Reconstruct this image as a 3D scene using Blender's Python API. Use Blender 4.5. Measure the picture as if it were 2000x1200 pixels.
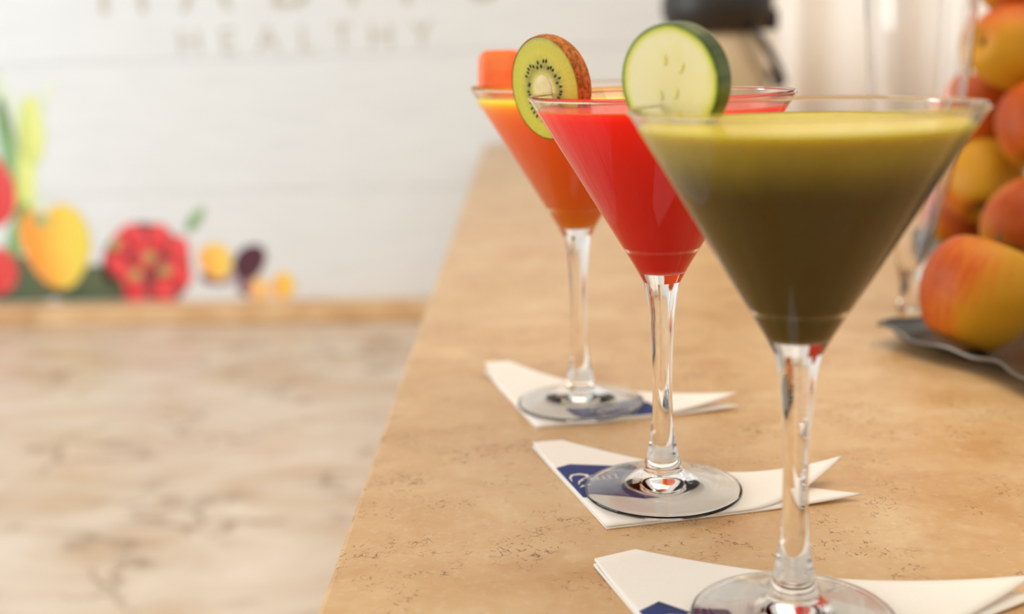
import bpy, bmesh, math, random
from mathutils import Vector, Matrix

for o in list(bpy.data.objects):
    bpy.data.objects.remove(o)
scene = bpy.context.scene
COL = scene.collection
random.seed(7)

# ------------------------------------------------------------------ camera
PITCH, ROLL, CAM_H = 0.2166949, 0.0328552, 0.2112926
cam_d = bpy.data.cameras.new('camera')
cam = bpy.data.objects.new('camera', cam_d)
COL.objects.link(cam)
fwd = Vector((0, math.cos(PITCH), -math.sin(PITCH)))
right0 = Vector((1, 0, 0))
down0 = Vector((0, -math.sin(PITCH), -math.cos(PITCH)))
right = right0 * math.cos(ROLL) + down0 * math.sin(ROLL)
down = -right0 * math.sin(ROLL) + down0 * math.cos(ROLL)
m = Matrix.Identity(4)
for r in range(3):
    m[r][0], m[r][1], m[r][2] = right[r], -down[r], -fwd[r]
m[0][3], m[1][3], m[2][3] = 0, 0, CAM_H
cam.matrix_world = m
cam_d.sensor_fit = 'HORIZONTAL'
cam_d.sensor_width = 36
cam_d.lens = 2332.5 / 2000 * 36
cam_d.clip_start = 0.02
cam_d.dof.use_dof = True
cam_d.dof.focus_distance = 0.515
cam_d.dof.aperture_fstop = 4.6
scene.camera = cam

# ------------------------------------------------------------------ world, lights, exposure
w = bpy.data.worlds.new('room_ambience')
scene.world = w
w.use_nodes = True
bg = w.node_tree.nodes['Background']
bg.inputs[0].default_value = (1.0, 0.95, 0.87, 1)
bg.inputs[1].default_value = 0.60


def area(name, loc, target, sx, sy, power, col):
    d = bpy.data.lights.new(name, 'AREA')
    d.shape = 'RECTANGLE'
    d.size, d.size_y, d.energy, d.color = sx, sy, power, col
    o = bpy.data.objects.new(name, d)
    COL.objects.link(o)
    o.location = loc
    o.rotation_euler = (Vector(target) - Vector(loc)).to_track_quat('-Z', 'Y').to_euler()
    return o


area('ceiling_light', (0.40, 0.75, 1.7), (0.40, 0.75, 0), 1.5, 1.8, 19, (1.0, 0.80, 0.54))
area('window_light', (-2.7, 1.0, 0.8), (-0.5, 2.0, -0.1), 2.4, 1.9, 44, (0.90, 0.96, 1.0))
scene.cycles.max_bounces = 24
scene.cycles.transmission_bounces = 24
scene.cycles.diffuse_bounces = 8
vs = scene.view_settings
vs.view_transform = 'Standard'
vs.look = 'None'
vs.exposure = 0.14
vs.gamma = 1.0
vs.use_curve_mapping = False


# ------------------------------------------------------------------ helpers
def lin(r, g, b):
    f = lambda c: (c / 255 / 12.92) if c / 255 <= 0.04045 else ((c / 255 + 0.055) / 1.055) ** 2.4
    return (f(r), f(g), f(b), 1)


class G:
    """small node graph builder"""
    def __init__(self, name):
        self.m = bpy.data.materials.new(name)
        self.m.use_nodes = True
        self.nt = self.m.node_tree
        self.b = self.nt.nodes['Principled BSDF']

    def n(self, t, **kw):
        x = self.nt.nodes.new(t)
        for k, v in kw.items():
            setattr(x, k, v)
        return x

    def put(self, sock, v):
        if isinstance(v, bpy.types.NodeSocket):
            self.nt.links.new(v, sock)
        else:
            sock.default_value = v

    def set(self, **kw):
        for k, v in kw.items():
            self.put(self.b.inputs[k.replace('_', ' ')], v)
        return self

    def coord(self, scale=(1, 1, 1), kind='Object', rot=(0, 0, 0)):
        c = self.n('ShaderNodeTexCoord')
        mp = self.n('ShaderNodeMapping')
        mp.inputs['Scale'].default_value = scale
        mp.inputs['Rotation'].default_value = rot
        self.nt.links.new(c.outputs[kind], mp.inputs['Vector'])
        return mp.outputs[0]

    def noise(self, vec, scale, detail=4, rough=0.55, dist=0.0):
        x = self.n('ShaderNodeTexNoise')
        self.put(x.inputs['Vector'], vec)
        x.inputs['Scale'].default_value = scale
        x.inputs['Detail'].default_value = detail
        x.inputs['Roughness'].default_value = rough
        x.inputs['Distortion'].default_value = dist
        return x.outputs['Fac']

    def voro(self, vec, scale, feature='DISTANCE_TO_EDGE'):
        x = self.n('ShaderNodeTexVoronoi', feature=feature)
        self.put(x.inputs['Vector'], vec)
        x.inputs['Scale'].default_value = scale
        return x.outputs['Distance']

    def ramp(self, fac, stops, interp='LINEAR'):
        x = self.n('ShaderNodeValToRGB')
        x.color_ramp.interpolation = interp
        el = x.color_ramp.elements
        while len(el) < len(stops):
            el.new(0.5)
        for e, (p, c) in zip(el, stops):
            e.position = p
            e.color = c
        self.put(x.inputs[0], fac)
        return x.outputs[0]

    def step(self, fac, a, b):
        x = self.n('ShaderNodeMapRange', interpolation_type='SMOOTHSTEP')
        self.put(x.inputs[0], fac)
        x.inputs[1].default_value, x.inputs[2].default_value = a, b
        return x.outputs[0]

    def mix(self, fac, a, b):
        x = self.n('ShaderNodeMix', data_type='RGBA')
        self.put(x.inputs[0], fac)
        self.put(x.inputs[6], a)
        self.put(x.inputs[7], b)
        return x.outputs[2]

    def math(self, op, a, b=0.0, clamp=False):
        x = self.n('ShaderNodeMath', operation=op, use_clamp=clamp)
        self.put(x.inputs[0], a)
        self.put(x.inputs[1], b)
        return x.outputs[0]

    def sep(self, vec):
        x = self.n('ShaderNodeSeparateXYZ')
        self.put(x.inputs[0], vec)
        return x.outputs

    def length(self, vec):
        x = self.n('ShaderNodeVectorMath', operation='LENGTH')
        self.put(x.inputs[0], vec)
        return x.outputs['Value']

    def bump(self, h, strength=0.3, dist=0.001):
        x = self.n('ShaderNodeBump')
        x.inputs['Strength'].default_value = strength
        x.inputs['Distance'].default_value = dist
        self.put(x.inputs['Height'], h)
        self.put(self.b.inputs['Normal'], x.outputs[0])


def plain(name, col, rough=0.5, metal=0.0, var=0.06, scale=30):
    g = G(name)
    n = g.noise(g.coord(), scale, 3)
    dark = tuple(c * (1 - var) for c in col[:3]) + (1,)
    lite = tuple(min(1, c * (1 + var)) for c in col[:3]) + (1,)
    g.set(Base_Color=g.mix(n, dark, lite), Roughness=rough, Metallic=metal)
    return g.m


def mesh_obj(name, verts, faces, mat, parent=None, smooth=False, loc=None):
    me = bpy.data.meshes.new(name)
    me.from_pydata([tuple(v) for v in verts], [], faces)
    me.update()
    if mat:
        me.materials.append(mat)
    if smooth:
        me.polygons.foreach_set('use_smooth', [True] * len(me.polygons))
    o = bpy.data.objects.new(name, me)
    COL.objects.link(o)
    if parent:
        o.parent = parent
    if loc is not None:
        o.location = loc
    return o


def bm_obj(name, bm, mat, parent=None, smooth=False, loc=None):
    bmesh.ops.recalc_face_normals(bm, faces=bm.faces)
    me = bpy.data.meshes.new(name)
    bm.to_mesh(me)
    bm.free()
    if mat:
        me.materials.append(mat)
    if smooth:
        me.polygons.foreach_set('use_smooth', [True] * len(me.polygons))
    o = bpy.data.objects.new(name, me)
    COL.objects.link(o)
    if parent:
        o.parent = parent
    if loc is not None:
        o.location = loc
    return o


def tag(o, label=None, cat=None, group=None, kind=None):
    if label:
        o['label'] = label
    if cat:
        o['category'] = cat
    if group:
        o['group'] = group
    if kind:
        o['kind'] = kind
    return o


def empty(name, loc, rot=None):
    o = bpy.data.objects.new(name, None)
    COL.objects.link(o)
    o.location = loc
    o.empty_display_size = 0.02
    if rot is not None:
        o.rotation_euler = rot
    return o


def box_bm(lo, hi, bevel=0.0, seg=2):
    bm = bmesh.new()
    bmesh.ops.create_cube(bm, size=1)
    for v in bm.verts:
        v.co = Vector([lo[i] + (hi[i] - lo[i]) * (v.co[i] + 0.5) for i in range(3)])
    if bevel:
        bmesh.ops.bevel(bm, geom=list(bm.edges), offset=bevel, segments=seg, profile=0.6, affect='EDGES')
    return bm


def catmull(pts, n):
    """dense smooth curve; a point given as (r, z, 1) is a sharp corner"""
    out = []
    P = [Vector((p[0], p[1])) for p in pts]
    sharp = [len(p) > 2 for p in pts]
    for i in range(len(P) - 1):
        p1, p2 = P[i], P[i + 1]
        p0 = P[i - 1] if i > 0 and not sharp[i] else p1 - (p2 - p1)
        p3 = P[i + 2] if i + 2 < len(P) and not sharp[i + 1] else p2 + (p2 - p1)
        for k in range(n):
            t = k / n
            q = 0.5 * ((2 * p1) + (-p0 + p2) * t + (2 * p0 - 5 * p1 + 4 * p2 - p3) * t * t + (-p0 + 3 * p1 - 3 * p2 + p3) * t ** 3)
            out.append((max(q.x, 0.0), q.y))
    out.append((P[-1].x, P[-1].y))
    return out


def lathe(name, prof, mat, parent=None, seg=96, nrm=None, loc=None):
    """surface of revolution about z; nrm gives the profile normals so that pieces of one body meet without a seam"""
    verts, faces, vn = [], [], []
    rings = []
    if nrm is None:
        nrm = prof_normals(prof)
    for (r, z), (nr, nz) in zip(prof, nrm):
        if r < 1e-6:
            rings.append([len(verts)])
            verts.append((0, 0, z))
            vn.append((0, 0, 1 if nz > 0 else -1))
        else:
            ids = []
            for k in range(seg):
                a = 2 * math.pi * k / seg
                ids.append(len(verts))
                verts.append((r * math.cos(a), r * math.sin(a), z))
                vn.append((nr * math.cos(a), nr * math.sin(a), nz))
            rings.append(ids)
    for a, b in zip(rings, rings[1:]):
        for k in range(seg):
            k2 = (k + 1) % seg
            if len(a) == 1 and len(b) == 1:
                continue
            if len(a) == 1:
                faces.append((a[0], b[k2], b[k]))
            elif len(b) == 1:
                faces.append((a[k], a[k2], b[0]))
            else:
                faces.append((a[k], a[k2], b[k2], b[k]))
    o = mesh_obj(name, verts, faces, mat, parent, True, loc)
    o.data.normals_split_custom_set_from_vertices(vn)
    return o


def prof_normals(prof):
    out = []
    n = len(prof)
    for i in range(n):
        a, b = prof[max(i - 1, 0)], prof[min(i + 1, n - 1)]
        dr, dz = b[0] - a[0], b[1] - a[1]
        L = math.hypot(dr, dz) or 1
        out.append((dz / L, -dr / L))
    return out


def tube(name, pts, rad, mat, parent=None, seg=10, loc=None):
    bm = bmesh.new()
    pts = [Vector(p) for p in pts]
    prev = None
    rings = []
    for i, p in enumerate(pts):
        t = (pts[min(i + 1, len(pts) - 1)] - pts[max(i - 1, 0)]).normalized()
        if prev is None:
            u = t.orthogonal().normalized()
        else:
            u = (prev - t * prev.dot(t)).normalized()
        prev = u
        v = t.cross(u)
        r = rad[i] if isinstance(rad, (list, tuple)) else rad
        rings.append([bm.verts.new(p + (u * math.cos(2 * math.pi * k / seg) + v * math.sin(2 * math.pi * k / seg)) * r) for k in range(seg)])
    for a, b in zip(rings, rings[1:]):
        for k in range(seg):
            bm.faces.new((a[k], a[(k + 1) % seg], b[(k + 1) % seg], b[k]))
    bm.faces.new(rings[0])
    bm.faces.new(rings[-1])
    return bm_obj(name, bm, mat, parent, True, loc)


# ------------------------------------------------------------------ materials
def travertine(name, tint=1.0, pits=True):
    g = G(name)
    co = g.coord()
    st = g.coord(scale=(1.0, 2.2, 1.0), rot=(0, 0, 0.5))
    big = g.noise(st, 7, 5, 0.6, 0.6)
    mid = g.noise(co, 34, 8, 0.62, 0.8)
    fine = g.noise(co, 240, 5, 0.65)
    f = g.math('ADD', g.math('MULTIPLY', big, 0.6), g.math('MULTIPLY', mid, 0.4))
    c = g.ramp(f, [(0.30, lin(180, 134, 86)), (0.43, lin(198, 158, 110)), (0.54, lin(206, 170, 124)), (0.68, lin(216, 189, 149))])
    c = g.mix(g.math('MULTIPLY', g.step(fine, 0.5, 0.8), 0.5), c, lin(222, 204, 176))
    rust = g.math('MULTIPLY', g.step(g.noise(co, 19, 5, 0.6, 0.5), 0.53, 0.7), 0.5)
    c = g.mix(rust, c, lin(188, 138, 90))
    # worm-like pits, crowded into some patches
    wob = g.n('ShaderNodeVectorMath', operation='ADD')
    nz = g.n('ShaderNodeTexNoise')
    g.put(nz.inputs['Vector'], co)
    nz.inputs['Scale'].default_value = 120
    nz.inputs['Detail'].default_value = 3
    sc = g.n('ShaderNodeVectorMath', operation='SCALE')
    g.put(sc.inputs[0], nz.outputs['Color'])
    sc.inputs['Scale'].default_value = 0.009
    g.put(wob.inputs[0], co)
    g.put(wob.inputs[1], sc.outputs[0])
    cell = g.voro(wob.outputs[0], 250)
    line = g.math('SUBTRACT', 1.0, g.step(cell, 0.015, 0.07))
    patch = g.step(g.noise(co, 38, 4, 0.65), 0.47, 0.62)
    broken = g.step(g.noise(co, 330, 2), 0.46, 0.58)
    pit = g.math('MULTIPLY', g.math('MULTIPLY', line, patch), broken)
    if pits:
        c = g.mix(g.math('MULTIPLY', pit, 0.85), c, lin(112, 72, 38))
    g.set(Base_Color=c, Roughness=g.math('ADD', 0.24, g.math('MULTIPLY', mid, 0.16)))
    g.b.inputs['Specular IOR Level'].default_value = 0.45
    g.bump(g.math('SUBTRACT', g.math('MULTIPLY', fine, 0.15), pit), 0.25, 0.0006)
    return g.m


M_BAR = travertine('bar_travertine')


def worktop_stone():
    g = G('worktop_stone')
    co = g.coord(scale=(1, 1.0, 1))
    st = g.coord(scale=(1.0, 1.8, 1.0), rot=(0, 0, -0.35))
    big = g.noise(st, 5, 4, 0.55, 0.8)
    c = g.ramp(big, [(0.32, lin(196, 170, 140)), (0.45, lin(208, 190, 170)), (0.58, lin(214, 200, 184)), (0.72, lin(224, 212, 200))])
    rose = g.step(g.noise(co, 3.4, 3), 0.55, 0.7)
    c = g.mix(g.math('MULTIPLY', rose, 0.35), c, lin(212, 180, 154))
    wob = g.n('ShaderNodeVectorMath', operation='ADD')
    nz = g.n('ShaderNodeTexNoise')
    g.put(nz.inputs['Vector'], st)
    nz.inputs['Scale'].default_value = 6
    sc = g.n('ShaderNodeVectorMath', operation='SCALE')
    g.put(sc.inputs[0], nz.outputs['Color'])
    sc.inputs['Scale'].default_value = 0.25
    g.put(wob.inputs[0], st)
    g.put(wob.inputs[1], sc.outputs[0])
    vein = g.math('SUBTRACT', 1.0, g.step(g.voro(wob.outputs[0], 6.5), 0.0, 0.085))
    vm = g.math('MULTIPLY', vein, g.step(g.noise(co, 7, 2), 0.46, 0.62))
    c = g.mix(g.math('MULTIPLY', vm, 0.8), c, lin(150, 126, 104))
    g.set(Base_Color=c, Roughness=0.42)
    return g.m


M_WORK = worktop_stone()


def ledge_stone():
    g = G('ledge_stone')
    co = g.coord()
    n = g.noise(co, 9, 5)
    g.set(Base_Color=g.ramp(n, [(0.3, lin(192, 150, 104)), (0.5, lin(214, 176, 130)), (0.7, lin(228, 196, 154))]), Roughness=0.45)
    return g.m


def plank_paint():
    g = G('white_plank_paint')
    st = g.coord(scale=(1.2, 1, 9))
    n = g.noise(st, 6, 6, 0.6)
    g.set(Base_Color=g.ramp(n, [(0.3, lin(222, 227, 231)), (0.6, lin(228, 233, 237))]), Roughness=0.6)
    return g.m


M_LEDGE = ledge_stone()
M_PLANK = plank_paint()
M_WALL = plain('wall_paint', lin(216, 208, 196), 0.8, var=0.03, scale=4)
M_FLOOR = plain('floor_stone', lin(170, 150, 125), 0.6, var=0.1, scale=5)
M_CURTAIN = plain('curtain_cloth', lin(250, 248, 245), 0.9, var=0.03, scale=40)


def glass_mat(name, col=(1, 1, 1, 1), ior=1.46):
    g = G(name)
    # faint tint only; a whisper of unevenness in the surface
    n = g.noise(g.coord(), 60, 2)
    g.set(Base_Color=col, Roughness=0.0, IOR=ior)
    g.b.inputs['Transmission Weight'].default_value = 1.0
    g.bump(n, 0.01, 0.0002)
    return g.m


M_GLASS = glass_mat('clear_glass')


def juice_mat(name, body, foam_glow, z_top, z_fade, radius, scale, pulp):
    g = G(name)
    co = g.coord()
    z = g.sep(co)[2]
    n = g.noise(co, 420, 4, 0.6)
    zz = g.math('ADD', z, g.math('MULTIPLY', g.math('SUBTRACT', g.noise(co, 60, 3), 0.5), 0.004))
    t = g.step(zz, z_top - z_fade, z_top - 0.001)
    c = g.mix(t, body, foam_glow)  # foam and scattered-light glow painted together as one paler top band
    c = g.mix(g.math('MULTIPLY', g.step(n, 0.55, 0.8), 0.35), c, pulp)
    g.set(Base_Color=c, Roughness=0.25)
    g.b.inputs['Subsurface Weight'].default_value = 1.0
    g.b.inputs['Subsurface Radius'].default_value = radius
    g.b.inputs['Subsurface Scale'].default_value = scale
    g.b.inputs['IOR'].default_value = 1.34
    g.b.inputs['Specular IOR Level'].default_value = 0.1
    return g.m


# ------------------------------------------------------------------ setting
WO = Vector((0.2361, 2.5899, 0))
WD = Vector((0.99587, -0.09079, 0))
WN = Vector((-0.09079, -0.99587, 0))
Z_WORK = -0.38


def wall_pt(s, t, off=0.0):
    p = WO + WD * s + WN * off
    return Vector((p.x, p.y, t))


def wall_prism(poly, off, thick):
    """closed prism from a polygon in wall coordinates (s, t)"""
    bm = bmesh.new()
    a = [bm.verts.new(wall_pt(s, t, off)) for s, t in poly]
    b = [bm.verts.new(wall_pt(s, t, off + thick)) for s, t in poly]
    bm.faces.new(a)
    bm.faces.new(b)
    k = len(poly)
    for i in range(k):
        bm.faces.new((a[i], a[(i + 1) % k], b[(i + 1) % k], b[i]))
    return bm


def wrect(s0, s1, t0, t1):
    return [(s0, t0), (s1, t0), (s1, t1), (s0, t1)]


FLOOR_Z = -1.12
fl = bm_obj('floor', box_bm((-5, -2, FLOOR_Z - 0.05), (4, 3.2, FLOOR_Z)), M_FLOOR)
tag(fl, 'stone floor below the counters', None, None, 'structure')
wb = bm_obj('wall_back', wall_prism(wrect(-4.0, 2.6, FLOOR_Z, 2.2), -0.14, 0.12), M_WALL)
tag(wb, 'white painted back wall', None, None, 'structure')
# white boards that carry the print
t = -0.378
i = 0
for t0, t1 in [(-0.378, -0.0895), (-0.0885, 0.1995), (0.2005, 0.4885), (0.4895, 0.7765), (0.7775, 1.065)]:
    bm = wall_prism(wrect(-3.9, 0.42, t0, t1), -0.019, 0.019)
    bmesh.ops.bevel(bm, geom=[e for e in bm.edges], offset=0.0008, segments=1, affect='EDGES')
    bm_obj('plank', bm, M_PLANK, wb)

# lower worktop, its ledge and its cabinet
wt = empty('worktop', (-1.0, 1.7, FLOOR_Z))
tag(wt, 'low cream stone worktop left of the bar below the mural', 'counter')


def local(bm, o):
    bmesh.ops.translate(bm, verts=bm.verts, vec=-Vector(o.location))
    return bm


def poly_prism(poly, z0, z1):
    bm = bmesh.new()
    a = [bm.verts.new((x, y, z0)) for x, y in poly]
    b = [bm.verts.new((x, y, z1)) for x, y in poly]
    bm.faces.new(a)
    bm.faces.new(b)
    k = len(poly)
    for i in range(k):
        bm.faces.new((a[i], a[(i + 1) % k], b[(i + 1) % k], b[i]))
    return bm


pl, pr = wall_pt(-3.9, 0, 0.0), wall_pt(-0.30, 0, 0.0)
bm_obj('slab', local(poly_prism([(pl.x, 0.2), (-0.095, 0.2), (-0.075, pr.y), (pl.x, pl.y)], Z_WORK - 0.03, Z_WORK), wt), M_WORK, wt)
bm_obj('cabinet', local(poly_prism([(pl.x + 0.02, 0.23), (-0.1, 0.23), (-0.08, pr.y - 0.01), (pl.x + 0.02, pl.y - 0.01)], FLOOR_Z, Z_WORK - 0.03), wt), M_WALL, wt)
lg = bm_obj('ledge', local(wall_prism(wrect(-3.88, -0.315, Z_WORK, -0.338), 0.0, 0.07), wt), M_LEDGE, wt)
bv = lg.modifiers.new('bevel', 'BEVEL')
bv.width = 0.004

# bar
bar = empty('bar_counter', (0.5, 1.3, FLOOR_Z))
tag(bar, 'beige travertine bar top carrying the cocktail glasses', 'counter')
EX0, EX1 = -0.0790, -0.0525          # left edge of the slab near the camera and at the wall
far_l, far_r = wall_pt(-0.30, 0, 0.002), wall_pt(1.9, 0, 0.002)


def edge_x(y):
    return EX0 + (EX1 - EX0) * (y - 0.42) / (2.3 - 0.42)


sl = bm_obj('slab', local(poly_prism([(edge_x(-0.3), -0.3), (1.5, -0.3), (1.5, far_r.y + 0.03), (edge_x(2.61), 2.61)], -0.04, 0.0), bar), M_BAR, bar)
bv = sl.modifiers.new('bevel', 'BEVEL')
bv.width = 0.0025
bv.segments = 3
bm_obj('base', local(poly_prism([(edge_x(-0.3) + 0.02, -0.27), (1.47, -0.27), (1.47, far_r.y), (edge_x(2.6) + 0.02, 2.58)], FLOOR_Z, -0.04), bar), M_BAR, bar)


# ------------------------------------------------------------------ mural on the boards
mural = empty('fruit_mural', wall_pt(-0.9, -0.338, 0.0))
tag(mural, 'printed mural of fruit and grey lettering on white boards', 'mural')
M_INK = plain('grey_ink', lin(196, 188, 174), 0.7, var=0.04)


def print_mat(name, c1, c2, ang=0.0, spot=None, sc=14):
    """flat print: two inks blended across the shape"""
    g = G(name)
    co = g.coord(kind='Generated', rot=(0, ang, 0))
    x = g.sep(co)[0]
    n = g.noise(g.coord(), sc, 3)
    f = g.math('ADD', x, g.math('MULTIPLY', g.math('SUBTRACT', n, 0.5), 0.5))
    c = g.mix(g.step(f, 0.15, 0.85), c1, c2)
    if spot:
        c = g.mix(g.step(g.noise(g.coord(), sc * 2.2, 2), 0.58, 0.72), c, spot)
    g.set(Base_Color=c, Roughness=0.6)
    return g.m


def blob(name, s, t, a, b, rot, mat, layer, wob=0.05, n=28, seed=0, clip=-0.336):
    rnd = random.Random(seed + int(s * 1000))
    ph = [rnd.uniform(0, 6.28) for _ in range(3)]
    poly = []
    for k in range(n):
        an = 2 * math.pi * k / n
        r = 1 + wob * (math.sin(2 * an + ph[0]) + 0.6 * math.sin(3 * an + ph[1]))
        x, y = a * r * math.cos(an), b * r * math.sin(an)
        poly.append((s + x * math.cos(rot) - y * math.sin(rot), max(clip, t + x * math.sin(rot) + y * math.cos(rot))))
    clean = []
    for p in poly:
        if not clean or (Vector(p) - Vector(clean[-1])).length > 1e-5:
            clean.append(p)
    bm = wall_prism(clean, 0.0002 + layer * 0.0005, 0.0004)
    bmesh.ops.translate(bm, verts=bm.verts, vec=-Vector(mural.location))
    return bm_obj(name, bm, mat, mural)


P_YEL = print_mat('print_yellow_pepper', lin(252, 160, 60), lin(240, 220, 90), 0, lin(250, 200, 90))
P_RED = print_mat('print_red', lin(196, 30, 46), lin(226, 70, 70), 0.6, lin(240, 150, 150))
P_STR = print_mat('print_strawberry', lin(206, 30, 44), lin(240, 76, 80), 0.9, lin(250, 110, 110), 30)
P_APR = print_mat('print_apricot', lin(252, 176, 84), lin(250, 214, 100), 0.3, None)
P_PEACH = print_mat('print_peach', lin(252, 190, 120), lin(250, 208, 140), 0.3, None)
P_PLUM = print_mat('print_plum', lin(84, 40, 56), lin(150, 56, 76), -0.8, None)
P_LEEK = print_mat('print_leek', lin(200, 214, 110), lin(232, 240, 150), 0.2, None)
P_LEAF = print_mat('print_leaf', lin(60, 84, 60), lin(92, 104, 74), 0.4, lin(70, 60, 50), 26)
P_PALE = print_mat('print_pale_leaf', lin(206, 222, 196), lin(226, 236, 220), 0.2, None)
P_GRN = print_mat('print_green', lin(112, 164, 104), lin(150, 186, 130), 0.4, None)
P_BOWL = print_mat('print_bowl', lin(110, 40, 44), lin(150, 70, 72), 0.0, None)
P_SHAD = print_mat('print_shadow', lin(110, 60, 70), lin(170, 140, 160), 0.2, None)  # dark ink painted as the shadows under the printed fruit
P_LIME = print_mat('print_calyx', lin(160, 150, 80), lin(190, 170, 110), 0.2, None)

blob('leaf_print', -1.353, 0.10, 0.022, 0.10, 0.25, P_PALE, 0)
blob('leaf_print', -1.362, 0.02, 0.024, 0.11, 0.12, P_GRN, 0)
blob('leaf_print', -1.270, 0.125, 0.014, 0.058, -0.72, P_PALE, 0)
blob('leaf_print', -1.38, -0.29, 0.10, 0.055, 0.1, P_LEAF, 1, 0.1)
blob('leaf_print', -1.20, -0.305, 0.10, 0.05, -0.1, P_LEAF, 1, 0.12)
blob('leek_print', -1.306, 0.055, 0.031, 0.075, -0.06, P_LEEK, 2)
blob('leek_print', -1.334, -0.07, 0.023, 0.12, -0.16, P_LEEK, 1, 0.02)
blob('leek_print', -1.365, -0.175, 0.024, 0.075, -0.35, P_GRN, 1, 0.02)
blob('red_pepper_print', -1.425, -0.075, 0.062, 0.092, 0.0, P_RED, 2)
blob('tomato_print', -1.437, -0.26, 0.058, 0.06, 0.0, P_RED, 2)
blob('leaf_print', -1.300, -0.125, 0.017, 0.05, 0.15, P_PALE, 2)
# the print runs on to the left
blob('leaf_print', -1.56, -0.29, 0.11, 0.05, 0.1, P_LEAF, 1, 0.1)
blob('orange_print', -1.575, -0.235, 0.075, 0.075, 0.0, P_APR, 2)
blob('leek_print', -1.50, 0.02, 0.03, 0.13, 0.25, P_LEEK, 1, 0.02)
blob('plum_print', -1.69, -0.27, 0.045, 0.055, 0.4, P_PLUM, 2)
blob('tomato_print', -1.80, -0.265, 0.06, 0.062, 0.0, P_RED, 2)
# the yellow pepper: broad shoulders, pointed foot
pep = [(-0.078, 0.045), (-0.060, 0.074), (-0.034, 0.080), (-0.010, 0.072), (0.008, 0.092), (0.034, 0.096), (0.064, 0.078), (0.083, 0.040), (0.086, 0.0),
       (0.074, -0.044), (0.052, -0.076), (0.030, -0.098), (0.006, -0.103), (-0.022, -0.094), (-0.050, -0.066), (-0.070, -0.026), (-0.080, 0.010)]
bm = wall_prism([(-1.282 + x, -0.204 + y) for x, y in pep], 0.0018, 0.0004)
bmesh.ops.translate(bm, verts=bm.verts, vec=-Vector(mural.location))
bm_obj('yellow_pepper_print', bm, P_YEL, mural)
blob('calyx_print', -1.308, -0.146, 0.018, 0.014, 0.3, P_GRN, 4)
blob('bowl_print', -1.072, -0.258, 0.108, 0.098, 0.0, P_BOWL, 1, 0.03)
for k, (s, t_) in enumerate([(-1.093, -0.188), (-1.036, -0.192), (-0.991, -0.222), (-1.138, -0.25), (-1.071, -0.239), (-1.108, -0.286), (-1.021, -0.281),
                             (-1.104, -0.322), (-1.038, -0.325), (-1.126, -0.206), (-0.995, -0.276)]):
    blob('strawberry_print', s, t_, 0.025, 0.033, [0.5, -0.3, 0.1, 0.3, -0.6][k % 5], P_STR, 2 + k % 3, 0.06, 24, k)
for s, t_ in [(-1.140, -0.205), (-1.062, -0.236), (-1.028, -0.268), (-1.098, -0.276)]:
    blob('calyx_print', s, t_, 0.016, 0.013, 0.4, P_LIME, 6, 0.12)
blob('leaf_print', -0.947, -0.152, 0.012, 0.036, -0.7, P_GRN, 2)
blob('shadow_print', -0.905, -0.285, 0.045, 0.018, 0.0, P_SHAD, 1)  # painted shadow below the apricot
blob('apricot_print', -0.908, -0.247, 0.040, 0.041, 0, P_APR, 2)
blob('plum_print', -0.830, -0.252, 0.032, 0.048, -0.55, P_PLUM, 3)
blob('shadow_print', -0.838, -0.312, 0.026, 0.02, 0.0, P_SHAD, 1)  # painted shadow below the plum
blob('apricot_print', -0.810, -0.316, 0.027, 0.027, 0, P_PEACH, 2)
blob('apricot_print', -0.755, -0.306, 0.027, 0.030, 0, P_APR, 2)


def letter(ch, s, t, size):
    cu = bpy.data.curves.new('letter', 'FONT')
    cu.body = ch
    cu.size = size / 0.729 * 1.0
    cu.align_x = 'CENTER'
    cu.extrude = 0.0002
    cu.offset = -size * 0.012
    tmp = bpy.data.objects.new('letter_tmp', cu)
    COL.objects.link(tmp)
    bpy.context.view_layer.update()
    me = bpy.data.meshes.new_from_object(tmp.evaluated_get(bpy.context.evaluated_depsgraph_get()))
    bpy.data.objects.remove(tmp)
    R = Matrix((WD, (0, 0, 1), WN)).transposed()   # x along the wall, y up, z out
    for v in me.vertices:
        v.co = R @ v.co
    me.materials.clear()
    me.materials.append(M_INK)
    o = bpy.data.objects.new('letter', me)
    COL.objects.link(o)
    o.parent = mural
    o.location = wall_pt(s, t, 0.001) - Vector(mural.location)
    return o


for ch, s in zip('HEALTHY', (-0.924, -0.838, -0.750, -0.664, -0.585, -0.501, -0.412)):
    letter(ch, s, 0.211, 0.058)
for ch, s in zip('HABITS', (-1.065, -0.880, -0.697, -0.557, -0.441, -0.276)):
    letter(ch, s, 0.303, 0.130)

# ------------------------------------------------------------------ curtain
bm = bmesh.new()
cols = []
NX = 150
for i in range(NX + 1):
    u = i / NX
    x = 0.50 + u * 1.15
    y = 2.36 - 0.03 * u * 0 + 0.022 * math.sin(u * 60 + 1.3 * math.sin(u * 17)) + 0.012 * math.sin(u * 23 + 0.7)
    cols.append([bm.verts.new((x, y + 0.008 * math.sin(zz * 2 + u * 9), zz)) for zz in (0.004, 0.25, 0.5, 0.8, 1.2)])
for a, b in zip(cols, cols[1:]):
    for k in range(4):
        bm.faces.new((a[k], b[k], b[k + 1], a[k + 1]))
cur = bm_obj('curtain', bm, M_CURTAIN, None, True)
sm = cur.modifiers.new('thickness', 'SOLIDIFY')
sm.thickness = 0.002
tag(cur, 'cream pleated curtain hanging behind the apple pile', 'curtain')

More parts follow.
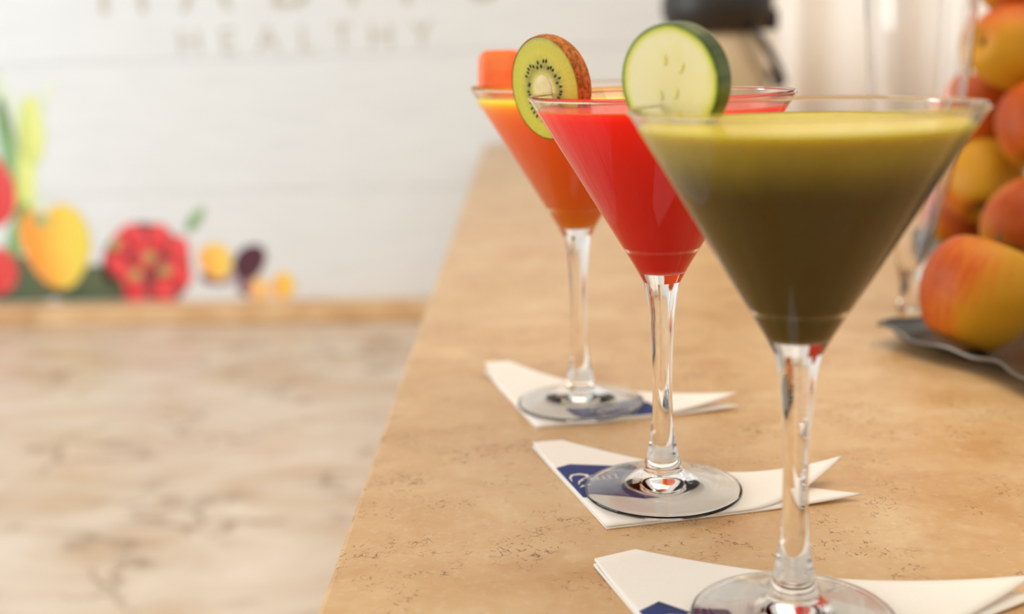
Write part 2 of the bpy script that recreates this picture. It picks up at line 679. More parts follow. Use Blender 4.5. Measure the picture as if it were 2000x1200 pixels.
# ------------------------------------------------------------------ cocktail glasses
GL_FOOT = [(0.0, 0.0042), (0.010, 0.0040), (0.020, 0.0031), (0.0300, 0.0012), (0.0340, 0.0002), (0.0352, 0.0), (0.0366, 0.0007), (0.0370, 0.0019), (0.0358, 0.0030), (0.030, 0.0044), (0.022, 0.0064), (0.0150, 0.0086), (0.0108, 0.0104), (0.0092, 0.0113)]
GL_STEM = [(0.0090, 0.0114), (0.0092, 0.0128), (0.0086, 0.0150), (0.0072, 0.0195), (0.0060, 0.026), (0.0051, 0.034), (0.0046, 0.045), (0.0045, 0.056), (0.0048, 0.068), (0.0054, 0.080), (0.0064, 0.091), (0.0074, 0.0975), (0.0085, 0.1015)]
RIM_R, RIM_Z = 0.0580, 0.1845
GL_BOWL = [(0.0085, 0.1015), (0.0130, 0.1097), (0.0200, 0.1213), (0.0320, 0.1412), (0.0450, 0.1628), (0.0572, 0.1830), (0.0580, 0.1842), (0.0578, 0.1850), (0.0571, 0.1852), (0.0563, 0.1842),
           (0.0436, 0.1631), (0.0304, 0.1414), (0.0185, 0.1213), (0.0150, 0.1156), (0.0122, 0.1110), (0.0092, 0.1083), (0.0050, 0.1070), (0.0, 0.1066)]


def outer_r(z):
    p = [(0.0130, 0.1097), (0.0200, 0.1213), (0.0320, 0.1412), (0.0450, 0.1628), (0.0572, 0.1830)]
    for a, b in zip(p, p[1:]):
        if z <= b[1]:
            return a[0] + (b[0] - a[0]) * (z - a[1]) / (b[1] - a[1])
    return p[-1][0]


def make_glass(x, y, label):
    root = empty('cocktail_glass', (x, y, 0.0026))
    tag(root, label, 'glass', 'cocktail glasses on the bar')
    for nm, pr in (('foot', GL_FOOT), ('stem', GL_STEM), ('bowl', GL_BOWL)):
        d = catmull(pr, 8)
        lathe(nm, d, M_GLASS, root, 128)
    return root


def make_juice(name, x, y, mat, label, level=0.1800):
    def inner_r(z):
        return 0.0150 + (z - 0.1156) * 0.614
    zs = [0.1183, 0.122, 0.132, 0.14, 0.15, 0.16, 0.17, 0.176, level - 0.0008]
    prof = catmull([(0.0, 0.1065), (0.0051, 0.1069), (0.0093, 0.1082), (0.0124, 0.1108)], 5)
    prof += [(outer_r(z) - 0.0005, z) for z in (0.1130, 0.1154)]
    # thin gap added round the bowl foot for a bright ring of light
    prof += [(inner_r(0.1160) - 0.0005, 0.1160), (inner_r(0.1176) - 0.0005, 0.1176)]
    prof += [(outer_r(z) - 0.0005, z) for z in zs]
    prof += [(outer_r(level) - 0.0004, level + 0.0003), (outer_r(level) - 0.0022, level - 0.0001), (outer_r(level) - 0.006, level - 0.0005), (0.02, level - 0.0006), (0.0, level - 0.0006)]
    o = lathe(name, prof, mat, None, 96)
    o.location = (x, y, 0.0026)
    tag(o, label, 'drink')
    return o


GREEN, RED, ORANGE = (0.0986, 0.4000), (0.0684, 0.5317), (0.0386, 0.6751)
make_glass(*GREEN, 'clear stemmed cocktail glass holding green juice, nearest the camera')
make_glass(*RED, 'clear stemmed cocktail glass holding red juice, middle of the row')
make_glass(*ORANGE, 'clear stemmed cocktail glass holding orange juice, farthest of the row')
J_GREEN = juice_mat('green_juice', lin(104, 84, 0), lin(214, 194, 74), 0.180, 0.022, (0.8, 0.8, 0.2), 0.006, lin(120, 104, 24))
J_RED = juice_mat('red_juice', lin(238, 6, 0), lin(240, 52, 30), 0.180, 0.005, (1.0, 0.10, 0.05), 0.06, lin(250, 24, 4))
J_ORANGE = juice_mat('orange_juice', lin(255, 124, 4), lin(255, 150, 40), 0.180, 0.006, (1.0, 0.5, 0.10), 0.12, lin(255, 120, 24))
make_juice('green_juice', *GREEN, J_GREEN, 'thick olive green juice with foam and light glow painted pale on top')
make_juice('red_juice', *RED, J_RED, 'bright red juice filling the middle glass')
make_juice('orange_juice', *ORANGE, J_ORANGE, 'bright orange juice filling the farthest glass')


# ------------------------------------------------------------------ garnishes
def frame(center, nrm, up=(0, 0, 1)):
    n = Vector(nrm).normalized()
    u = Vector(up)
    yv = (u - n * u.dot(n)).normalized()
    xv = yv.cross(n)
    mt = Matrix.Identity(4)
    for r in range(3):
        mt[r][0], mt[r][1], mt[r][2], mt[r][3] = xv[r], yv[r], n[r], center[r]
    return mt


def cuc_flesh():
    g = G('cucumber_flesh')
    co = g.coord()
    wv = g.noise(co, 110, 3)
    r = g.math('ADD', g.math('DIVIDE', g.length(co), 0.0205), g.math('MULTIPLY', g.math('SUBTRACT', wv, 0.5), 0.07))
    c = g.ramp(r, [(0.0, lin(240, 230, 166)), (0.45, lin(248, 238, 184)), (0.84, lin(248, 240, 192)), (0.92, lin(234, 230, 130)), (0.975, lin(190, 204, 50)), (1.0, lin(120, 150, 30))])
    cl = g.step(g.noise(co, 95, 2), 0.55, 0.75)
    c = g.mix(g.math('MULTIPLY', cl, 0.35), c, lin(236, 228, 140))
    g.set(Base_Color=c, Roughness=0.3)
    g.b.inputs['Subsurface Weight'].default_value = 0.5
    g.b.inputs['Subsurface Radius'].default_value = (1, 0.9, 0.4)
    g.b.inputs['Subsurface Scale'].default_value = 0.003
    g.bump(wv, 0.15, 0.0006)
    return g.m


def skin_mat(name, c1, c2, scale, rough=0.4, stretch=(1, 1, 1)):
    g = G(name)
    n = g.noise(g.coord(scale=stretch), scale, 5, 0.6)
    g.set(Base_Color=g.mix(g.step(n, 0.35, 0.65), c1, c2), Roughness=rough)
    g.bump(n, 0.25, 0.0005)
    return g.m


M_CFLESH = cuc_flesh()
M_CSKIN = skin_mat('cucumber_skin', lin(52, 66, 22), lin(88, 104, 48), 160, 0.35, (1, 1, 0.1))
M_CSEED = skin_mat('cucumber_seed', lin(232, 226, 120), lin(240, 232, 156), 300, 0.35)


def seed_mesh(name, a, b, c, mat, taper=0.35):
    bm = bmesh.new()
    bmesh.ops.create_uvsphere(bm, u_segments=10, v_segments=6, radius=1)
    for v in bm.verts:
        k = 1 - taper * (v.co.y > 0) * v.co.y
        v.co = Vector((v.co.x * a * k, v.co.y * b, v.co.z * c))
    bmesh.ops.recalc_face_normals(bm, faces=bm.faces)
    me = bpy.data.meshes.new(name)
    bm.to_mesh(me)
    bm.free()
    me.materials.append(mat)
    me.polygons.foreach_set('use_smooth', [True] * len(me.polygons))
    return me


def put(name, me, parent, loc, rz=0.0):
    o = bpy.data.objects.new(name, me)
    COL.objects.link(o)
    o.parent = parent
    o.location = loc
    o.rotation_euler = (0, 0, rz)
    return o


# cucumber wheel on the green glass
cuc = empty('cucumber_slice', (0, 0, 0))
cuc.matrix_world = frame((0.0617, 0.4385, 0.1965), (-math.sin(math.radians(41)), -math.cos(math.radians(41)), -0.095))
tag(cuc, 'round cucumber slice with dark green skin on the rim of the green drink', 'cucumber')
CR, CT = 0.0208, 0.0088
lathe('flesh', catmull([(0.0, -CT / 2), (CR - 0.0012, -CT / 2, 1), (CR - 0.0006, -CT / 2 + 0.0004), (CR - 0.0006, CT / 2 - 0.0004), (CR - 0.0010, CT / 2, 1), (0.0, CT / 2 + 0.0003)], 6), M_CFLESH, cuc, 96)
lathe('skin', catmull([(CR - 0.0010, -CT / 2 + 0.0001), (CR - 0.0002, -CT / 2 + 0.0002), (CR, -CT / 2 + 0.0012), (CR + 0.0001, 0), (CR, CT / 2 - 0.0010), (CR - 0.0002, CT / 2 - 0.0002), (CR - 0.0008, CT / 2)], 5), M_CSKIN, cuc, 96)
cs = seed_mesh('seed', 0.0010, 0.0022, 0.0004, M_CSEED)
for k, (x, y, rz) in enumerate([(-0.0035, -0.0045, 0.2), (0.0030, -0.0040, -0.3), (0.0040, -0.0115, 0.5), (-0.0020, -0.0130, -0.2), (-0.0010, 0.0080, 0.1), (0.0058, 0.0050, -0.5)]):
    put('seed', cs, cuc, (x, y, CT / 2 + 0.0002), rz)

# kiwi slice on the red glass
KA, KB, KT = 0.0222, 0.0245, 0.0130


def kiwi_flesh():
    g = G('kiwi_flesh')
    co = g.coord()
    sx = g.sep(co)
    cmb = g.n('ShaderNodeCombineXYZ')
    g.put(cmb.inputs[0], g.math('DIVIDE', sx[0], KA))
    g.put(cmb.inputs[1], g.math('DIVIDE', g.math('ADD', sx[1], 0.0008), KB))
    r0 = g.length(cmb.outputs[0])
    ang = g.math('ARCTAN2', sx[1], sx[0])
    cv = g.n('ShaderNodeCombineXYZ')
    g.put(cv.inputs[0], g.math('MULTIPLY', ang, 5.5))
    g.put(cv.inputs[1], g.math('MULTIPLY', r0, 1.2))
    rays = g.noise(cv.outputs[0], 2.2, 2)
    r = g.math('ADD', r0, g.math('MULTIPLY', g.math('SUBTRACT', rays, 0.5), 0.12))
    c = g.ramp(r, [(0.0, lin(248, 236, 180)), (0.26, lin(246, 232, 170)), (0.34, lin(206, 196, 84)), (0.45, lin(150, 144, 46)), (0.58, lin(196, 190, 56)), (0.72, lin(212, 204, 54)), (0.93, lin(200, 196, 44)), (1.0, lin(160, 150, 34))])
    c = g.mix(g.math('MULTIPLY', g.math('MULTIPLY', g.step(rays, 0.5, 0.7), g.step(r0, 0.25, 0.4)), 0.3), c, lin(226, 218, 96))
    g.set(Base_Color=c, Roughness=0.28)
    g.b.inputs['Subsurface Weight'].default_value = 0.4
    g.b.inputs['Subsurface Radius'].default_value = (0.9, 0.9, 0.2)
    g.b.inputs['Subsurface Scale'].default_value = 0.003
    g.bump(rays, 0.2, 0.0005)
    return g.m


M_KFLESH = kiwi_flesh()
M_KSKIN = skin_mat('kiwi_skin', lin(140, 76, 20), lin(206, 122, 46), 420, 0.85)
M_KSEED = plain('kiwi_seed', lin(30, 20, 14), 0.25)
kiwi = empty('kiwi_slice', (0, 0, 0))
kiwi.matrix_world = frame((0.0232, 0.5730, 0.1912), (-math.sin(math.radians(47)), -math.cos(math.radians(47)), -0.13))
tag(kiwi, 'kiwi slice with black seeds and brown skin on the red drink', 'kiwi')


def oval(o):
    for v in o.data.vertices:
        v.co.x *= KA / KB
    return o


oval(lathe('flesh', catmull([(0.0, -KT / 2 + 0.001), (KB * 0.6, -KT / 2 + 0.001), (KB - 0.006, -KT / 2 + 0.003), (KB - 0.002, 0.0), (KB - 0.0006, KT / 2 - 0.001), (KB - 0.0012, KT / 2, 1), (0.0, KT / 2 + 0.0005)], 6), M_KFLESH, kiwi, 96))
oval(lathe('skin', catmull([(0.0, -KT / 2 - 0.0050), (KB * 0.4, -KT / 2 - 0.0042), (KB * 0.7, -KT / 2 - 0.0018), (KB - 0.0032, -KT / 2 + 0.0014), (KB - 0.0008, -KT / 2 + 0.0050), (KB + 0.0002, 0.002), (KB, KT / 2 - 0.0010), (KB - 0.0006, KT / 2)], 6), M_KSKIN, kiwi, 96))
core = seed_mesh('core', KA * 0.27, KB * 0.33, 0.0005, skin_mat('kiwi_core', lin(236, 222, 160), lin(226, 210, 140), 200, 0.4), 0.0)
put('core', core, kiwi, (0, -0.0008, KT / 2 + 0.0003))
ks = seed_mesh('seed', 0.00055, 0.0010, 0.0004, M_KSEED)
rnd = random.Random(3)
for k in range(40):
    a = 2 * math.pi * k / 40 + rnd.uniform(-0.05, 0.05)
    q = rnd.uniform(0.42, 0.56)
    put('seed', ks, kiwi, (KA * q * math.cos(a), KB * q * 1.08 * math.sin(a) - 0.0008, KT / 2 + 0.0003), a - math.pi / 2)

# carrot piece on the orange glass
M_CARROT = skin_mat('carrot_flesh', lin(255, 112, 34), lin(255, 136, 62), 90, 0.35)
M_CARROT.node_tree.nodes['Principled BSDF'].inputs['Subsurface Weight'].default_value = 0.4
M_CARROT.node_tree.nodes['Principled BSDF'].inputs['Subsurface Scale'].default_value = 0.003
M_CARROT_CORE = skin_mat('carrot_core', lin(255, 128, 50), lin(255, 146, 70), 120, 0.35)
car = empty('carrot_slice', (0, 0, 0))
car.matrix_world = frame((-0.0015, 0.7040, 0.1905), (-math.sin(math.radians(22)), -math.cos(math.radians(22)), 0.10))
tag(car, 'thick orange carrot piece on the rim of the orange drink', 'carrot')


def rounded(name, hw, hh, th, rc, mat, parent, z0=0.0, dome=0.0006):
    poly = []
    for cx, cy, a0 in ((1, 1, 0), (-1, 1, 90), (-1, -1, 180), (1, -1, 270)):
        for k in range(9):
            a = math.radians(a0 + 90 * k / 8)
            poly.append((cx * (hw - rc) + rc * math.cos(a), cy * (hh - rc) + rc * math.sin(a)))
    bm = bmesh.new()
    rings = []
    for s, z in ((0.97, -th / 2), (1.0, -th / 2 + 0.001), (1.0, th / 2 - 0.001), (0.95, th / 2 - 0.0001), (0.6, th / 2 + dome * 0.7)):
        rings.append([bm.verts.new((x * s, y * s, z + z0)) for x, y in poly])
    for a, b in zip(rings, rings[1:]):
        for k in range(len(poly)):
            bm.faces.new((a[k], a[(k + 1) % len(poly)], b[(k + 1) % len(poly)], b[k]))
    bm.faces.new(rings[0])
    c = bm.verts.new((0, 0, th / 2 + dome + z0))
    for k in range(len(poly)):
        bm.faces.new((rings[-1][k], rings[-1][(k + 1) % len(poly)], c))
    return bm_obj(name, bm, mat, parent, True)


rounded('flesh', 0.0135, 0.0175, 0.0095, 0.0065, M_CARROT, car)
put('core', seed_mesh('core', 0.0060, 0.0090, 0.0003, M_CARROT_CORE, 0.0), car, (0, -0.001, 0.0095 / 2 + 0.0002))


# ------------------------------------------------------------------ napkins
def napkin_paper():
    g = G('napkin_paper')
    n = g.noise(g.coord(), 900, 3)
    g.set(Base_Color=g.mix(n, lin(244, 238, 230), lin(250, 246, 240)), Roughness=0.9)
    g.b.inputs['Subsurface Weight'].default_value = 0.1
    g.b.inputs['Subsurface Scale'].default_value = 0.001
    g.bump(n, 0.15, 0.0003)
    return g.m


M_PAPER = napkin_paper()
M_BLUE = plain('napkin_blue_ink', lin(44, 58, 118), 0.8, var=0.05, scale=300)
M_WHITEINK = plain('napkin_white_ink', lin(236, 230, 226), 0.8, var=0.03)


class Napkin:
    """square paper napkin folded to a triangle: right angle at B, tips at A and C; u runs B to A, v runs B to C"""
    def __init__(self, A, B, C, lift_a, lift_c, label, sag=0.04, split=(0.012, 0.010)):
        self.B, self.C = Vector(B), Vector(C)
        self.A = self.B + (Vector(A) - self.B) / 0.86
        self.la, self.lc, self.sag = lift_a, lift_c, sag
        self.root = empty('napkin', (self.B.x, self.B.y, 0))
        tag(self.root, label, 'napkin', 'napkins under the glasses')
        self.sheet('lower_layer', 0.0006, 0.25, (0, 0), 1.0)
        self.sheet('upper_layer', 0.0017, 1.0, split, 0.99)

    def pos(self, u, v, z0, k, shift=(0, 0)):
        p = self.B + (self.A - self.B) * u + (self.C - self.B) * v
        # the long edge bows slightly inwards
        e = max(0.0, u + v - 0.0)
        mid = 4 * (u / (u + v + 1e-6)) * (v / (u + v + 1e-6))
        n = (self.B - (self.A + self.C) / 2)
        p = p + n * self.sag * mid * e ** 3
        s = lambda x: max(0.0, (x - 0.55) / 0.45) ** 1.7
        z = z0 + k * (self.la * s(u) + self.lc * s(v))
        hx = shift[0] * s(u) * k
        hy = shift[1] * s(v) * k
        return Vector((p.x + hx - self.B.x, p.y + hy - self.B.y, z))

    def sheet(self, name, z0, k, shift, ext):
        N = 26
        bm = bmesh.new()
        grid = []
        for i in range(N + 1):
            u = i / N * 0.86          # the tip at A is folded in, so it ends blunt
            grid.append([bm.verts.new(self.pos(u * ext, j / N * (1 - u) * ext, z0, k, shift)) for j in range(N + 1)])
        for i in range(N):
            for j in range(N):
                bm.faces.new((grid[i][j], grid[i + 1][j], grid[i + 1][j + 1], grid[i][j + 1]))
        o = bm_obj(name, bm, M_PAPER, self.root, True)
        so = o.modifiers.new('thickness', 'SOLIDIFY')
        so.thickness = 0.0009
        so.offset = 0
        return o

    def patch(self, name, poly_fn, mat, z0=0.00235, nu=14, nv=14, parent=None):
        """inked area on the upper layer; poly_fn(a, b) gives (u, v) for a, b in 0..1"""
        bm = bmesh.new()
        g_ = [[bm.verts.new(self.pos(*poly_fn(i / nu, j / nv), z0, 1.0)) for j in range(nv + 1)] for i in range(nu + 1)]
        for i in range(nu):
            for j in range(nv):
                bm.faces.new((g_[i][j], g_[i + 1][j], g_[i + 1][j + 1], g_[i][j + 1]))
        bmesh.ops.remove_doubles(bm, verts=bm.verts, dist=1e-6)
        o = bm_obj(name, bm, mat, parent or self.root, True)
        so = o.modifiers.new('thickness', 'SOLIDIFY')
        so.thickness = 0.00008
        so.offset = 0
        return o

    def stroke(self, name, pts, wd, mat, parent):
        """flat pen stroke given in (u, v)"""
        P = [self.pos(u, v, 0.00244, 1.0) for u, v in pts]
        bm = bmesh.new()
        L = []
        for i, p in enumerate(P):
            t = (P[min(i + 1, len(P) - 1)] - P[max(i - 1, 0)]).normalized()
            n = Vector((-t.y, t.x, 0))
            k = math.sin(math.pi * (i + 0.35) / (len(P) - 0.3))
            L.append((bm.verts.new(p + n * wd * k), bm.verts.new(p - n * wd * k)))
        for a, b in zip(L, L[1:]):
            bm.faces.new((a[0], a[1], b[1], b[0]))
        return bm_obj(name, bm, mat, parent)


def band(u0, u1, v1, slope):
    def f(a, b):
        u = u0 + (u1 - u0) * a - slope * v1 * b
        # rounded outer corners
        e = abs(a - 0.5) * 2
        cut = 0.07 * max(0.0, (e - 0.9) / 0.1) ** 2
        return u, 0.008 + cut * (1 - b) + (v1 - 0.008 - cut) * b
    return f


def band_c(v0, v1, u1):
    def f(a, b):
        v = v0 + (v1 - v0) * a
        e = abs(a - 0.5) * 2
        cut = 0.04 * max(0.0, (e - 0.9) / 0.1) ** 2
        return 0.008 + cut * (1 - b) + (u1 - 0.008 - cut) * b, v
    return f


def logo(nk, parent, u0, v0, du, dv, swap=False):
    """white script mark: a large curled capital, small letters and dots"""
    q = lambda pts: [((u0 + du * y, v0 + dv * x) if not swap else (u0 + du * y, v0 + dv * x)) for x, y in pts]
    nk.stroke('logo', q([(0.0, 0.55), (0.02, 0.8), (0.10, 0.98), (0.25, 1.0), (0.36, 0.90), (0.34, 0.72), (0.22, 0.62), (0.12, 0.5), (0.06, 0.3)]), 0.0011, M_WHITEINK, parent)
    nk.stroke('logo', q([(0.22, 0.62), (0.34, 0.66), (0.48, 0.80), (0.62, 0.92), (0.74, 0.95)]), 0.0013, M_WHITEINK, parent)
    for k, x in enumerate((0.30, 0.42, 0.54, 0.66, 0.80)):
        nk.stroke('logo', q([(x, 0.46), (x + 0.03, 0.36), (x + 0.01, 0.26), (x + 0.07, 0.22)]), 0.0005, M_WHITEINK, parent)
    nk.stroke('logo', q([(0.05, 0.12), (0.12, 0.22), (0.20, 0.16)]), 0.0008, M_WHITEINK, parent)
    nk.stroke('logo', q([(0.10, -0.04), (0.16, 0.0), (0.22, -0.06)]), 0.0008, M_WHITEINK, parent)


nk = Napkin((0.0085, 0.6060), (0.0385, 0.4945), (0.1580, 0.5190), 0.004, 0.010, 'folded white napkin with blue printed band under the red drink', split=(0.0, 0.030))
b = nk.patch('blue_print', band(0.235, 0.60, 0.30, 0.17), M_BLUE)
logo(nk, b, 0.335, 0.022, 0.15, 0.22)
nk = Napkin((-0.0190, 0.7560), (0.0115, 0.6385), (0.1300, 0.6620), 0.013, 0.008, 'folded white napkin with curled tip under the orange drink', split=(0.0, 0.004))
b = nk.patch('blue_print', band_c(0.20, 0.62, 0.20), M_BLUE)
logo(nk, b, 0.03, 0.30, 0.10, 0.22)
nk = Napkin((0.0300, 0.4560), (0.0620, 0.3440), (0.1960, 0.4150), 0.005, 0.006, 'folded white napkin under the green drink, nearest the camera', split=(0.0, 0.006))
b = nk.patch('blue_print', band(0.235, 0.54, 0.22, 0.65), M_BLUE)
logo(nk, b, 0.30, 0.02, 0.15, 0.20)


# ------------------------------------------------------------------ apples on a leaf dish
def apple_mat():
    g = G('apple_skin')
    co = g.coord()
    oi = g.n('ShaderNodeObjectInfo')
    s = g.sep(co)
    ang = g.math('ARCTAN2', s[1], s[0])
    cv = g.n('ShaderNodeCombineXYZ')
    g.put(cv.inputs[0], g.math('MULTIPLY', ang, 3.0))
    g.put(cv.inputs[1], g.math('MULTIPLY', s[2], 14))
    g.put(cv.inputs[2], g.math('MULTIPLY', oi.outputs['Random'], 9))
    streak = g.noise(cv.outputs[0], 3.0, 4, 0.6)
    blot = g.noise(co, 32, 4, 0.6)
    f = g.math('ADD', g.math('MULTIPLY', g.math('DIVIDE', s[0], 0.038), 0.75),
               g.math('ADD', g.math('MULTIPLY', g.math('SUBTRACT', streak, 0.5), 0.7), g.math('MULTIPLY', g.math('SUBTRACT', blot, 0.5), 1.0)))
    blush = g.step(f, -0.22, 0.95)
    yel = g.mix(blot, lin(200, 140, 26), lin(220, 168, 46))
    c = g.ramp(blush, [(0.0, lin(198, 142, 26)), (0.35, lin(200, 110, 20)), (0.65, lin(190, 68, 16)), (1.0, lin(158, 24, 10))])
    c = g.mix(0.15, c, yel)
    dots = g.math('SUBTRACT', 1.0, g.step(g.voro(co, 190, 'F1'), 0.05, 0.13))
    c = g.mix(g.math('MULTIPLY', dots, 0.3), c, lin(232, 196, 110))
    g.set(Base_Color=c, Roughness=0.42)
    g.b.inputs['Specular IOR Level'].default_value = 0.25
    g.b.inputs['Subsurface Weight'].default_value = 0.1
    g.b.inputs['Subsurface Scale'].default_value = 0.004
    return g.m


M_APPLE = apple_mat()
M_STALK = plain('apple_stalk', lin(96, 70, 34), 0.7, var=0.2, scale=200)
AP = catmull([(0.0, -0.0270), (0.006, -0.0290), (0.013, -0.0325), (0.022, -0.0300), (0.032, -0.0170), (0.0378, 0.0010), (0.0368, 0.0160), (0.0300, 0.0290), (0.0200, 0.0345), (0.0110, 0.0330), (0.005, 0.0275), (0.0, 0.0240)], 5)
ap_me = {}


def apple(loc, axis, blush, label, scale=0.965):
    """axis points to the stalk, blush to the reddest cheek"""
    root = empty('apple', loc)
    z = Vector(axis).normalized()
    x = Vector(blush)
    x = (x - z * x.dot(z)).normalized()
    y = z.cross(x)
    root.matrix_world = Matrix.Translation(loc) @ Matrix((x, y, z)).transposed().to_4x4() @ Matrix.Scale(scale, 4)
    tag(root, label, 'apple', 'apples piled on the leaf dish')
    if not ap_me:
        s_ = lathe('skin', AP, M_APPLE, root, 40)
        for v in s_.data.vertices:
            a = math.atan2(v.co.y, v.co.x)
            k = 1 + 0.018 * math.cos(5 * a) * (v.co.z < -0.005) + 0.02 * math.cos(2 * a + 1)
            v.co.x *= k
            v.co.y *= k
        st_ = tube('stalk', [(0, 0, 0.022), (0.0006, 0, 0.030), (0.0022, 0.0004, 0.037), (0.0045, 0.0008, 0.043)], [0.0010, 0.0009, 0.0011, 0.0016], M_STALK, root, 8)
        cx = tube('calyx', [(0, 0, -0.024), (0, 0, -0.029), (0.0008, 0, -0.0315)], [0.0035, 0.003, 0.0012], M_STALK, root, 8)
        ap_me.update(skin=s_.data, stalk=st_.data, calyx=cx.data)
    else:
        for k, me in ap_me.items():
            o = bpy.data.objects.new(k, me)
            COL.objects.link(o)
            o.parent = root
    return root


apple((0.3060, 0.7650, 0.0400), (0.42, 0.12, 0.90), (-1.0, 0.15, -0.3), 'large red and yellow apple in front, on the rim of the leaf dish', 1.0)
apple((0.4220, 1.0600, 0.0760), (0.2, 0.7, 0.6), (-0.5, -0.3, -0.8), 'yellow apple with orange blush below, in the middle of the pile')
apple((0.4120, 0.9320, 0.0620), (-0.5, -0.45, -0.75), (-0.5, -0.8, 0.3), 'pinkish orange apple at the right edge, above the front apple')
apple((0.4360, 1.1330, 0.0390), (0.1, 0.2, 1), (-0.4, -1, 0), 'shaded orange apple low at the back of the pile')
apple((0.4340, 1.0420, 0.1960), (0.95, 0.2, -0.15), (-0.1, 0.2, 1), 'yellow green apple near the top of the pile')
apple((0.4380, 1.1060, 0.1320), (0.3, 0.4, 0.8), (-0.3, -1, 0), 'dark red apple under the yellow green one')
apple((0.4430, 0.9930, 0.1300), (0.3, 0.5, 0.8), (-0.9, -0.2, 0.2), 'orange red apple cut by the right edge, halfway up the pile')
apple((0.4560, 1.0900, 0.2560), (0.3, 0.2, 0.9), (-0.4, -0.9, 0), 'topmost brownish apple in the upper right corner')
apple((0.4970, 0.9840, 0.0400), (0, 0.2, 1), (1, -0.3, 0), 'apple lying on the dish at the far right of the pile')
apple((0.5080, 1.0680, 0.0460), (0.4, 0.2, 1), (1, 0.3, 0), 'apple behind the far right one, low on the dish')
apple((0.5140, 1.0340, 0.1160), (-0.3, 0.2, 1), (0.5, -1, 0), 'apple in the second layer on the right of the pile')
apple((0.5100, 1.0620, 0.1880), (0.2, -0.4, 1), (1, 0, 0.2), 'apple in the third layer on the right of the pile')

# leaf-shaped metal dish
M_PEWTER = G('pewter')
_n = M_PEWTER.noise(M_PEWTER.coord(), 40, 4)
M_PEWTER.set(Base_Color=M_PEWTER.mix(_n, lin(96, 92, 88), lin(140, 136, 130)), Metallic=0.9, Roughness=0.28)
M_PEWTER = M_PEWTER.m
rim = [(0.253, 0.800), (0.262, 0.774), (0.272, 0.748), (0.284, 0.728), (0.294, 0.705), (0.297, 0.680), (0.306, 0.650), (0.340, 0.620), (0.420, 0.605), (0.500, 0.630), (0.560, 0.700),
       (0.590, 0.820), (0.585, 0.960), (0.560, 1.080), (0.500, 1.160), (0.440, 1.180), (0.395, 1.150), (0.372, 1.060), (0.358, 0.960), (0.340, 0.890), (0.305, 0.840), (0.270, 0.815)]
pts = []
for i in range(len(rim)):
    p0, p1, p2, p3 = [Vector(rim[(i + k) % len(rim)]) for k in (-1, 0, 1, 2)]
    for k in range(4):
        t = k / 4
        pts.append(0.5 * ((2 * p1) + (-p0 + p2) * t + (2 * p0 - 5 * p1 + 4 * p2 - p3) * t * t + (-p0 + 3 * p1 - 3 * p2 + p3) * t ** 3))
ctr = Vector((0.45, 0.88))
dish = empty('leaf_dish', (ctr.x, ctr.y, 0))
tag(dish, 'shallow pewter leaf dish with wavy rim under the apples', 'dish')
bm = bmesh.new()
rings = []
for s, z in ((1.0, 0.0115), (0.965, 0.0085), (0.92, 0.0040), (0.86, 0.0022), (0.5, 0.0022)):
    ring = []
    for i, p in enumerate(pts):
        q = (p - ctr) * s
        wv = 0.0014 * math.sin(i * 2 * math.pi / 7.5) if s > 0.95 else 0
        tip = 0.004 * max(0, 1 - min(i, len(pts) - i) / 5) if s > 0.95 else 0
        ring.append(bm.verts.new((q.x, q.y, z + wv + tip)))
    rings.append(ring)
n = len(pts)
for a, b in zip(rings, rings[1:]):
    for k in range(n):
        bm.faces.new((a[k], a[(k + 1) % n], b[(k + 1) % n], b[k]))
c = bm.verts.new((0, 0, 0.0022))
for k in range(n):
    bm.faces.new((rings[-1][k], rings[-1][(k + 1) % n], c))
o = bm_obj('bowl', bm, M_PEWTER, dish, True)
so = o.modifiers.new('thickness', 'SOLIDIFY')
so.thickness = 0.0016
so.offset = 0
tube('rim', [(*(p - ctr), 0.0118 + 0.0014 * math.sin(i * 2 * math.pi / 7.5) + 0.004 * max(0, 1 - min(i, n - i) / 5)) for i, p in enumerate(pts + pts[:1])], 0.0016, M_PEWTER, dish, 8)

# ------------------------------------------------------------------ tall flared vase
vase = empty('flared_vase', (0.3075, 0.9020, 0.0))
tag(vase, 'tall clear glass vase flaring upwards, left of the apple pile', 'vase')
VP = [(0.0, 0.0004), (0.0075, 0.0), (0.0088, 0.0012), (0.0082, 0.006), (0.0070, 0.012), (0.0085, 0.026), (0.0146, 0.054), (0.0250, 0.093), (0.0330, 0.140), (0.0376, 0.195), (0.0402, 0.240), (0.0425, 0.285),
      (0.0420, 0.2862), (0.0414, 0.285), (0.0390, 0.240), (0.0364, 0.195), (0.0316, 0.140), (0.0230, 0.093), (0.0120, 0.054), (0.005, 0.034), (0.0, 0.032)]
lathe('body', catmull(VP, 6), M_GLASS, vase, 72)

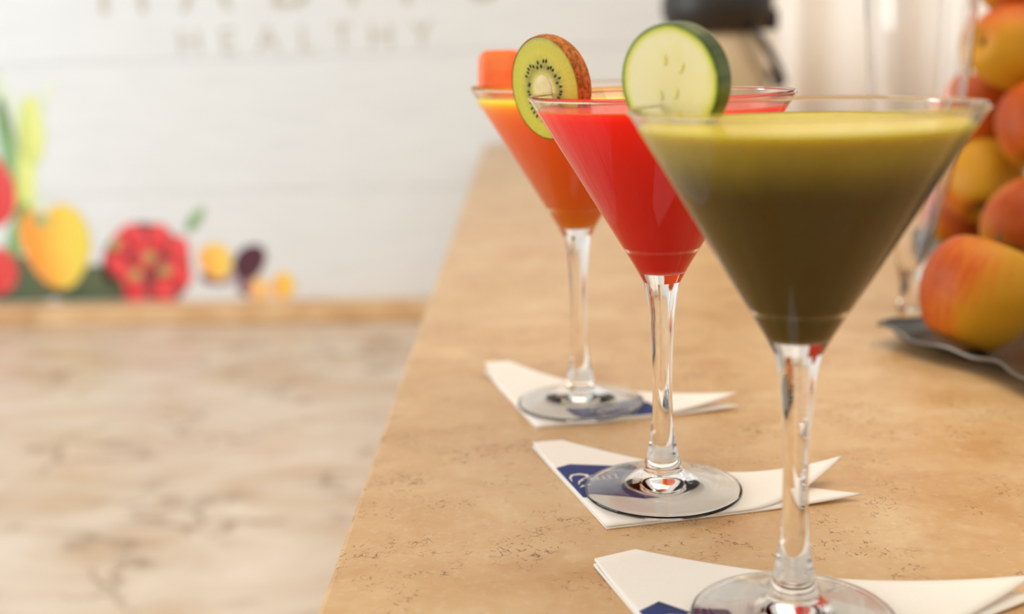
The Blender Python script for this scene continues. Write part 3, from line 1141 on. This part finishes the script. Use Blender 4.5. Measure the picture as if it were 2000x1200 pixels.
# ------------------------------------------------------------------ pump flask
fx, fy = 0.306, 1.75
fl = empty('pump_flask', (fx, fy, 0))
tag(fl, 'steel pump flask with black lid and hanging handle at the back', 'flask')


def steel():
    g = G('brushed_steel')
    n = g.noise(g.coord(scale=(1, 1, 0.02)), 90, 4)
    g.set(Base_Color=g.mix(n, lin(204, 182, 146), lin(220, 198, 164)), Metallic=0.5, Roughness=0.4)
    return g.m


M_STEEL = steel()
M_BLACK = plain('black_plastic', lin(34, 30, 27), 0.4, var=0.15)
lathe('body', catmull([(0.0, 0.0), (0.070, 0.0), (0.073, 0.003), (0.073, 0.01), (0.0725, 0.10), (0.0700, 0.16), (0.0610, 0.205), (0.0560, 0.221), (0.050, 0.223), (0.0, 0.223)], 6), M_STEEL, fl, 64)
lid = lathe('lid', catmull([(0.0, 0.219), (0.060, 0.219), (0.0660, 0.2195), (0.0745, 0.235), (0.0790, 0.252), (0.0760, 0.275), (0.0660, 0.300), (0.045, 0.312), (0.0, 0.314)], 6), M_BLACK, fl, 64)
bm_obj('latch', box_bm((0.055, -0.020, 0.2185), (0.084, 0.020, 0.2480), 0.003), M_BLACK, lid)
lathe('pump_button', catmull([(0.0, 0.305), (0.036, 0.305), (0.037, 0.318), (0.034, 0.323), (0.0, 0.324)], 4), M_BLACK, lid, 40)
bm_obj('spout', box_bm((-0.016, 0.06, 0.232), (0.016, 0.110, 0.262), 0.006), M_BLACK, lid)
hp = []
for s_ in (-1, 1):
    side = [(0.038, s_ * 0.062, 0.224), (0.050, s_ * 0.066, 0.206), (0.064, s_ * 0.062, 0.186), (0.078, s_ * 0.048, 0.166), (0.087, s_ * 0.028, 0.152)]
    hp.append(side)
arc = hp[0] + [(0.0915, -0.01, 0.148), (0.0915, 0.01, 0.148)] + hp[1][::-1]
tube('handle', arc, 0.0058, M_BLACK, fl, 10)
tube('handle_grip', [(0.0915, -0.03, 0.149), (0.0900, -0.02, 0.143), (0.084, 0.0, 0.139), (0.0900, 0.02, 0.143), (0.0915, 0.03, 0.149)], 0.0035, M_BLACK, fl, 10)
